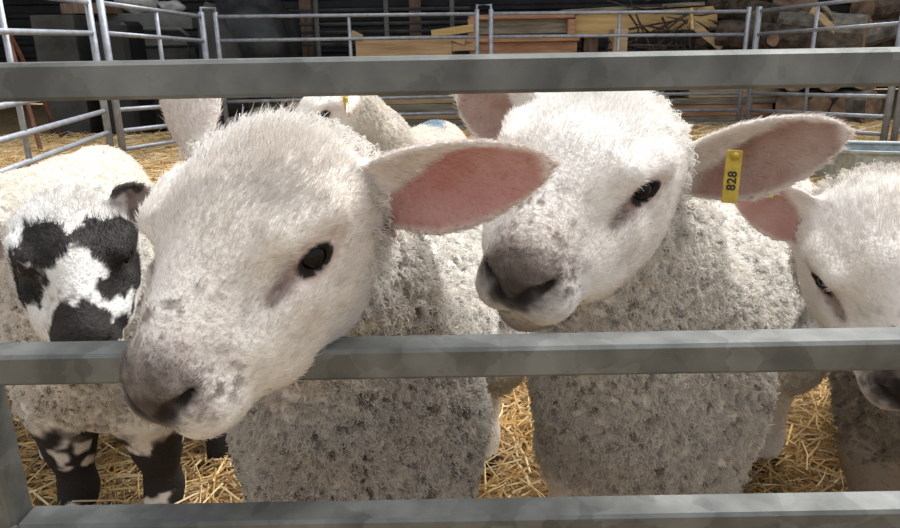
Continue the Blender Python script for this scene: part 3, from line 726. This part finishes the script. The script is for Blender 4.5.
        dph = rc(m.astype(F32), (0, 149, -44), (0, 138, -62), 1.5, 1.5)
        blend(sstep(3, 0, dph) * .8 * on, (.03, .02, .018))
        dmo = np.minimum(rc(m.astype(F32), MO1, MO2, 2, 2), rc(m.astype(F32), MO2, MO3, 2, 1))
        blend(sstep(3.0, 0, dmo) * .85 * on, (.055, .036, .030))
        blend(sstep(1.5, .6, np.linalg.norm((q - (0, 112, -80)) / (24, 28, 15), axis=1)) * cfg.get('chin', .8) * on, (.15, .11, .095))
        # eyes: pinkish grey skin, dark rim, tear stain
        re = eye_r(m)
        pinky = np.array(cfg.get('eyeskin', (.42, .30, .28)))
        dts = rc(m.astype(F32), (51, 62, 11), (41, 77, -4), 6, 4)
        blend(sstep(24, 13, re + (nz - .5) * 14) * .6 * on, pinky); blend(sstep(5, -3, dts + (nz - .5) * 7) * .75 * on, (.22, .14, .12))
        blend(sstep(12.4, 10.6, re) * on, (.014, .010, .009))
        # ears
        e_ = r_['ear']; blend(e_ * .9, cfg.get('earc', (.74, .67, .62)))
        pk = r_['inner'] * (0.80 + 0.4 * (fbm(P, 45, 51) - .5)); sk = cfg.get('pink', (.58, .27, .24))
        blend(pk, sk); blend(r_['inner'] * sstep(.55, .1, r_['eu']) * sstep(.3, .9, fbm(P, 40, 61)) * .7, (.28, .10, .09))
        lg = r_['leg']; blend(lg * .8, cfg.get('legc', (.62, .56, .49)))
        if cfg.get('legmarks'): c = cfg['legmarks'](c, P, r_)
        if cfg.get('late'): c = cfg['late'](c, P, q, r_)
        return np.clip(c, .004, .92), r_
    cv, _ = colours(V, Nn)
    body = fast_mesh('body', V - o2, Q, M['skin'], root); set_col(body.data, 'col', 'POINT', cv)
    for sd_ in (1, -1):
        e = eyeball(root, R, t - o2, cfg['s'], sd_)
    for ch in legs:
        p = ch[-1][0] - o2; w = np.array([0, 0, 1.0]); fw = yaw_f; sdv = rgt
        V_ = []
        for zz, k in ((0.0, 1.0), (0.018, 0.98), (0.036, .80)):
            for j in range(14):
                a_ = 2 * math.pi * j / 14; pinch = 1 - .35 * max(0, math.cos(a_)) ** 8
                V_.append(np.array([p[0], p[1], 0]) + fw * (0.030 * math.cos(a_) * k * pinch + .004 - zz * .25) + sdv * 0.0255 * math.sin(a_) * k + w * (zz + .001))
        F_ = [(i * 14 + j, i * 14 + (j + 1) % 14, (i + 1) * 14 + (j + 1) % 14, (i + 1) * 14 + j) for i in range(2) for j in range(14)] + [tuple(range(14)), tuple(range(28, 42))]
        fix_normals(mesh_obj('hoof', V_, F_, M['hoof'], root, smooth=False))

    # hair: sample the surface
    tri = np.concatenate([Q[:, [0, 1, 2]], Q[:, [0, 2, 3]]])
    ar = np.linalg.norm(np.cross(V[tri[:, 1]] - V[tri[:, 0]], V[tri[:, 2]] - V[tri[:, 0]]), axis=1) * .5
    tc_ = V[tri].mean(1); rg = regions(tc_)
    faceish = np.clip(rg['face'] + rg['ear'] + rg['leg'], 0, 1)
    def sample(w, n):
        p = ar * w; cdf = np.cumsum(p); cdf /= cdf[-1]; ti = np.searchsorted(cdf, rng.random(n))
        a, b = rng.random(n), rng.random(n); f = a + b > 1; a[f] = 1 - a[f]; b[f] = 1 - b[f]
        T = tri[ti]; P = V[T[:, 0]] + a[:, None] * (V[T[:, 1]] - V[T[:, 0]]) + b[:, None] * (V[T[:, 2]] - V[T[:, 0]])
        nn = unit(Nn[T[:, 0]] * (1 - a - b)[:, None] + Nn[T[:, 1]] * a[:, None] + Nn[T[:, 2]] * b[:, None])
        return P, nn
    # 1) short face, ear and leg hair
    qd = rg['q']; mm = np.stack([np.abs(qd[:, 0]), qd[:, 1], qd[:, 2]], 1)
    bare = eye_r(mm) < 12.5
    mf = mm.astype(F32); dno = np.minimum(rc(mf, NO1, NO2, 4, 4), rc(mf, NO2, NO3, 4, 2)); dmt = np.minimum(rc(mf, MO1, MO2, 2, 2), rc(mf, MO2, MO3, 2, 1))
    pad = np.linalg.norm((mm - (0, 146, -41)) / (19, 13, 15), axis=1)
    bare = bare | (dno < 2.0) | (dmt < 1.5) | ((pad < 1.0) & (rng.random(len(mm)) < .8))
    wf = faceish * np.where(bare, 0, 1) * np.where(rg['inner'] > .4, .30, 1.0)
    P, nn = sample(wf + 1e-9, cfg['nface']); c, r_ = colours(P, nn); q = r_['q']
    flow = -R[:, 1] + 0.15 * R[:, 2]
    fl2 = np.tile(flow, (len(P), 1)); fl2 = np.where(r_['ear'][:, None] > .4, r_['ed'] + nn * .0, fl2); fl2 = np.where(r_['leg'][:, None] > .5, np.array([0, 0, -1.0]), fl2)
    fl2 = fl2 + (np.stack([fbm(P, 28, 71 + i) for i in range(3)], 1) - .5) * 1.3 + rng.normal(0, .18, P.shape)
    tang = unit(fl2 - nn * (fl2 * nn).sum(1)[:, None])
    fr = sstep(130, 40, q[:, 1]) * (r_['ear'] < .4) * (r_['leg'] < .4)
    crown = np.exp(-(((q - (0, -5, 62)) / (50, 45, 28)) ** 2).sum(1)) * (r_['ear'] < .4)
    ln = (.0032 + .0034 * fr + .006 * crown + .0022 * (r_['ear'] > .4)) * rng.uniform(.6, 1.25, len(P)) * cfg['s']
    ln = np.where(r_['inner'] > .4, ln * .6, ln); ln = ln * (.3 + .7 * sstep(12, 27, eye_r(np.stack([np.abs(q[:, 0]), q[:, 1], q[:, 2]], 1))))
    lift = .38 + .30 * crown + rng.normal(0, .10, len(P))
    dirv = unit(tang * np.cos(lift)[:, None] + nn * np.sin(lift)[:, None])
    k = 4; tt = np.linspace(0, 1, k)
    curl = rng.normal(0, .16, P.shape) * (1 + crown[:, None])
    pts = P[:, None] - nn[:, None] * .0008 + ln[:, None, None] * (dirv[:, None] * tt[None, :, None] + (tang * .25 - nn * .12 + curl)[:, None] * (tt ** 2)[None, :, None])
    rad = np.array([.00022, .00020, .00014, .00004])[None] * np.ones((len(P), 1)) * cfg.get('hair_r', 1.0)
    c = np.clip(c * rng.uniform(.88, 1.12, (len(P), 1)), 0, .92)
    hair_obj('hair', pts - o2, rad, c, M['fur'], root)
    # 2) wool in small crimped tufts
    ww = np.clip(1 - faceish, 0, 1) * sstep(.05, .2, tc_[:, 2]); ns_ = cfg.get('strands', 7)
    P, nn = sample(ww + 1e-9, cfg['nwool']); c, r_ = colours(P, nn); n_ = len(P)
    c = c * rng.uniform(.86, 1.10, (n_, 1))
    down = unit(np.array([0, 0, -1.0]) + (-yaw_f) * .5 + rng.normal(0, .5, P.shape)); tang = unit(down - nn * (down * nn).sum(1)[:, None])
    ln = cfg.get('wool_l', .0065) * rng.uniform(.6, 1.3, n_) * (1 - .4 * sstep(-.05, -.2, r_['B'][:, 1]))
    tip = P + nn * (ln * .62)[:, None] + tang * (ln * .75)[:, None]
    a1 = tang; a2 = np.cross(nn, tang)
    ang = rng.uniform(0, 6.283, (n_, ns_)); rr = np.sqrt(rng.random((n_, ns_))) * .0030 * cfg.get('tuft', 1.0)
    roots = P[:, None] + a1[:, None] * (rr * np.cos(ang))[..., None] + a2[:, None] * (rr * np.sin(ang))[..., None] - nn[:, None] * .001
    tips = tip[:, None] + rng.normal(0, .0020, (n_, ns_, 3))
    k = 5; tt = np.linspace(0, 1, k)
    base = roots[:, :, None] * (1 - tt)[None, None, :, None] + tips[:, :, None] * tt[None, None, :, None] + (nn * (ln * .45)[:, None])[:, None, None] * (np.sin(tt * 3.14))[None, None, :, None]
    base = base + rng.normal(0, .0012, base.shape) * (tt > 0)[None, None, :, None]
    pts = base.reshape(-1, k, 3); rad = np.array([.00030, .00032, .00030, .00024, .00010])[None] * np.ones((len(pts), 1)) * cfg.get('hair_r', 1.0)
    cc = np.repeat(c, ns_, 0) * rng.uniform(.9, 1.1, (len(pts), 1))
    hair_obj('fleece', pts - o2, rad, np.clip(cc, 0, .92), M['fur'], root)
    return root, dict(R=R, t=t, s=hs, ears=ears, o2=o2, hw=hw)

def ear_tag(root, info, p, out, along, w, l, text=None):
    """flat plastic tag: p world position of the top, along = hanging direction, out = facing direction"""
    o2 = info['o2']; along = unit(np.array(along, float)); out = np.array(out, float); out -= along * (out @ along); out = unit(out)
    p = np.array(p) - o2
    tg = slab('ear_tag', p, p + along * l, w, .0018, M['tag'], root, updir=np.cross(out, along), bev=.0006)
    tg['label'] = 'yellow plastic ear tag'
    pin = tube('stud', [p + along * .005 - out * .006, p + along * .005 + out * .003], .0032, M['tag'], tg, 10)
    if text:
        cu = bpy.data.curves.new('number', 'FONT'); cu.body = text; cu.size = w * .78; cu.align_x = 'CENTER'; cu.align_y = 'CENTER'; cu.extrude = .0002; cu.offset = .00022; cu.space_character = 1.05
        cu.materials.append(M['ink'])
        tmp = bpy.data.objects.new('tmp', cu); me = bpy.data.meshes.new_from_object(tmp); bpy.data.objects.remove(tmp); bpy.data.curves.remove(cu)
        o = bpy.data.objects.new('number', me); COL.objects.link(o); o.parent = tg
        x = -along; y = np.cross(out, x); z_ = out; q = p + along * l * .58 + out * .0012
        o.matrix_local = Matrix(((x[0], y[0], z_[0], q[0]), (x[1], y[1], z_[1], q[1]), (x[2], y[2], z_[2], q[2]), (0, 0, 0, 1)))
    return tg

def ear_px(bpx, bY, tpx, tY, n, w, cup=.55, bend=0.0): return (at(*bpx, bY), at(*tpx, tY), n, w, cup, bend)
TOCAM = (0, -.9, .2)
# --- the big-faced lamb with its chin over the middle rail
A = dict(label='white lamb with its chin pushed over the middle gate rail, pink ear outstretched', s=1.02, t=(-.1165, .064, .5650), fwd=(-.375, -.90, -.225), up=(-.05, -.24, .96), eye_d=(3, -3, -5),
         chest=(-.104, .215), dir=(-.20, -1.0), h=.0027, nface=190000, nwool=34000,
         ears=[ear_px((352, 192), .075, (556, 163), .02, (0.05, -.88, -.25), .034, .5, .0), ear_px((196, 145), .13, (166, 74), .16, (.3, .8, .1), .031, .5)],
         dirty=.75, dtop=.60, dirt=(.25, .19, .125), pink=(.38, .13, .115), chest_w=1.06, chin=.2)
B_ = dict(label='white lamb wearing the yellow tag numbered 828 behind the middle rail', s=1.05, t=(.118, .175, .578), fwd=(-.475, -.87, -.12), up=(.10, -.19, .97),
          chest=(.200, .30), dir=(-.58, -.81), chest_w=1.1, h=.0028, nface=160000, nwool=32000,
          ears=[ear_px((668, 172), .19, (852, 132), .15, (.0, -.9, -.22), .036, .45), ear_px((548, 125), .20, (455, 92), .23, (-.1, -.9, -.15), .033, .5)],
          dirty=.6, dtop=.50, specks=.65, pink=(.25, .125, .09))
C_ = dict(label='white lamb cut off by the picture edge, nose below the middle rail', s=.98, t=(.392, .21, .497), fwd=(-.20, -.86, -.44), up=(-.33, -.34, .88),
          chest=(.60, .345), dir=(-.50, -.87), zs=.84, neck_r=.8, neck1=(0, -22, -26), neckm=(0, 0, -.03), muzzlec=(.07, .052, .044), legc=(.20, .165, .135), h=.0034, nface=90000, nwool=15000,
          ears=[ear_px((826, 228), .23, (731, 190), .24, (-.1, -.9, -.1), .027, .5), ear_px((965, 205), .23, (1050, 175), .24, (.1, -.9, -.1), .027, .5)],
          dirty=1.0, dirt=(.10, .08, .065), wool=(.70, .65, .58), pink=(.36, .15, .125), nosec=(.010, .008, .007), muzzle=1.7, nose=1.1)
def spots_D(c, P, q, r_):
    n = fbm(P, 34, 101, 3); n2 = fbm(P, 110, 111, 2); v = (n - .5) * 1.25 + (n2 - .5) * .55
    sc = np.full(len(P), -9.0)
    for cx, cy, cz, sx, sy, sz in ((48, 44, 8, 31, 46, 50), (-48, 44, 8, 33, 46, 50), (28, 50, 42, 24, 30, 22), (-28, 54, 42, 26, 32, 24), (0, 118, -30, 40, 46, 50), (-14, 88, 0, 24, 26, 20)):
        sc = np.maximum(sc, 1 - np.sqrt((((q - (cx, cy, cz)) / (sx, sy, sz)) ** 2).sum(1)))
    w = sstep(.0, .12, sc + v) * np.clip(r_['face'] * 2, 0, 1) * (1 - .8 * r_['ear'])
    w = np.maximum(w, r_['ear'] * sstep(.44, .52, n) * .9)[:, None]
    return c * (1 - w) + np.array((.022, .019, .018)) * w
def legs_D(c, P, r_):
    n = fbm(P, 30, 131, 3); w = (sstep(.19, .15, P[:, 2] + (n - .5) * .10) * sstep(.74, .66, n))[:, None]
    return c * (1 - w) + np.array((.020, .017, .016)) * w
D_ = dict(label='black and white speckled-face lamb with dark spotted legs', s=.93, t=(-.4095, .34, .4720), fwd=(.40, -.865, -.32), up=(.14, -.268, .953),
          chest=(-.505, .50), dir=(-.16, -1.0), h=.0034, nface=90000, nwool=14000, zs=.93, leg_r=1.2,
          ears=[ear_px((20, 228), .36, (-48, 262), .36, (-.2, -.9, -.1), .026, .5), ear_px((120, 212), .36, (152, 188), .36, (.2, -.9, -.1), .026, .5)],
          feet={0: (-.572, .515), 1: (-.442, .515), 3: (-.393, .655), 2: (-.50, .93)}, dirty=.3, late=spots_D, muzzle=0, legmarks=legs_D, nosec=(.02, .017, .016), pink=(.16, .10, .09), facec=(.76, .75, .74), eyeskin=(.06, .05, .05))
E_ = dict(label='white lamb turned away behind the speckled-face lamb, head out of the picture', s=.95, t=(-.97, .53, .60), fwd=(-.85, -.5, -.1), up=(0, 0, 1),
          chest=(-.745, .67), dir=(-.05, -1.0), h=.0042, nface=15000, nwool=60000, zs=.97, bs=.86, woolly=.4,
          ears=[((-.93, .60, .64), (-.90, .70, .66), (-.6, -.6, .2), .027), ((-1.0, .46, .64), (-1.06, .36, .66), (-.6, -.6, .2), .027)],
          feet={1: (-.679, .655)}, dirty=.45, specks=.15, wool_l=.005, strands=2, tuft=.6, wool=(.82, .78, .71))
F_ = dict(label='white lamb looking sideways in the middle of the pen, blue mark on its rump', s=1.0, t=(-.238, 1.20, .535), fwd=(-.86, -.46, -.22), up=(-.1, -.1, 1),
          chest=(-.14, 1.36), dir=(-.25, -.95), h=.0045, nface=30000, nwool=50000, zs=.90, bs=.9, hair_r=1.3, woolly=.4,
          ears=[((-.190, 1.155, .566), tuple(at(346, 114, 1.06)), (-.9, -.2, -.1), .022), ((-.205, 1.30, .575), (-.13, 1.40, .605), (-.7, -.6, .2), .026)],
          dirty=.3, specks=.15, wool_l=.005, strands=2, tuft=.6, wool=(.82, .78, .71))
def blue_F(c, P, q, r_):
    p0 = at(433, 129, 1.74); d = np.linalg.norm((P - p0) / (.042, .10, .05), axis=1)
    w = (sstep(1.2, .4, d + (fbm(P, 60, 141) - .5) * .8) * .75)[:, None]
    return c * (1 - w) + np.array((.16, .30, .42)) * w
F_['marks'] = blue_F
import time as _t
for key, cfg in (('A', A), ('B', B_), ('C', C_), ('D', D_), ('E', E_), ('F', F_)):
    t0_ = _t.time(); root, info = make_lamb(cfg); print('lamb', key, round(_t.time() - t0_, 1), len(root.children[0].data.polygons))
    if key == 'B':
        e = info['ears'][0]; top = at(735, 150, .147); bot = at(729, 203, .140)
        ear_tag(root, info, top, (0, -1, .15), bot - top, .0128, np.linalg.norm(bot - top), '828')
    if key == 'C':
        top = at(770, 180, .222); bot = at(768, 194, .218); ear_tag(root, info, top, (0.2, -1, .15), bot - top, .0105, .016)
    if key == 'F':
        top = at(345, 96, 1.085); bot = at(348, 113, 1.08); ear_tag(root, info, top, (.6, -1, 0), bot - top, .011, .036)
# ------------------------------------------------------------------ loose straw on the floor
def straw_layer(name, n, xr, yr, rfun, lrange, wr, label, zmax=.03):
    x = rng.uniform(*xr, n * 3); y = yr[0] + (yr[1] - yr[0]) * rng.random(n * 3) ** 1.3
    keep = np.abs(x) < (y + .75) * .80 + .1; x = x[keep][:n]; y = y[keep][:n]; n = len(x)
    a = rng.uniform(0, 6.283, n); L = rng.uniform(*lrange, n); wd = rng.uniform(*wr, n); pitch = rng.normal(0, .10, n)
    d = np.stack([np.cos(a) * np.cos(pitch), np.sin(a) * np.cos(pitch), np.sin(pitch)], 1); s = np.stack([-np.sin(a), np.cos(a), np.zeros(n)], 1)
    z0 = rng.uniform(.002, zmax, n) + np.abs(np.sin(pitch)) * L * .4
    c = np.stack([x, y, z0], 1); bend = np.stack([rng.normal(0, .04, n), rng.normal(0, .04, n), rng.normal(0, .03, n)], 1) * L[:, None]
    V = np.zeros((n, 9, 3)); up = np.array([0, 0, 1.0])
    for i, t_ in enumerate((-.5, 0, .5)):
        p = c + d * (L * t_)[:, None] + (bend if i == 1 else 0)
        p[:, 2] = np.maximum(p[:, 2], .002)
        V[:, i * 3] = p - s * (wd / 2)[:, None]; V[:, i * 3 + 1] = p + s * (wd / 2)[:, None]; V[:, i * 3 + 2] = p + up * (wd * .6)[:, None]
    f0 = []
    for i in (0, 3): f0 += [(i, i + 1, i + 4, i + 3), (i + 1, i + 2, i + 5, i + 4), (i + 2, i, i + 3, i + 5)]
    Q = (np.array(f0)[None] + (np.arange(n) * 9)[:, None, None]).reshape(-1, 4)
    o = fast_mesh(name, V.reshape(-1, 3), Q, M['straw'], None)
    o.data.polygons.foreach_set('use_smooth', np.zeros(len(Q), bool))
    pal = np.array([(.62, .42, .17), (.72, .53, .26), (.50, .31, .11), (.78, .62, .36), (.36, .22, .09), (.56, .42, .24)])
    rgb = pal[rng.integers(0, len(pal), n)] * rng.uniform(.8, 1.3, (n, 1))
    set_col(o.data, 'col', 'POINT', np.repeat(np.clip(rgb, 0, .9), 9, 0))
    tag(o, label, 'straw', kind='stuff')
straw_layer('straw', 30000, (-1.6, 1.6), (.0, 1.6), None, (.03, .13), (.0016, .0036), 'loose golden straw strewn under the lambs', .028)
straw_layer('straw', 45000, (-4.2, 4.6), (1.4, 5.1), None, (.06, .22), (.003, .006), 'loose straw strewn across the far part of the pen', .035)
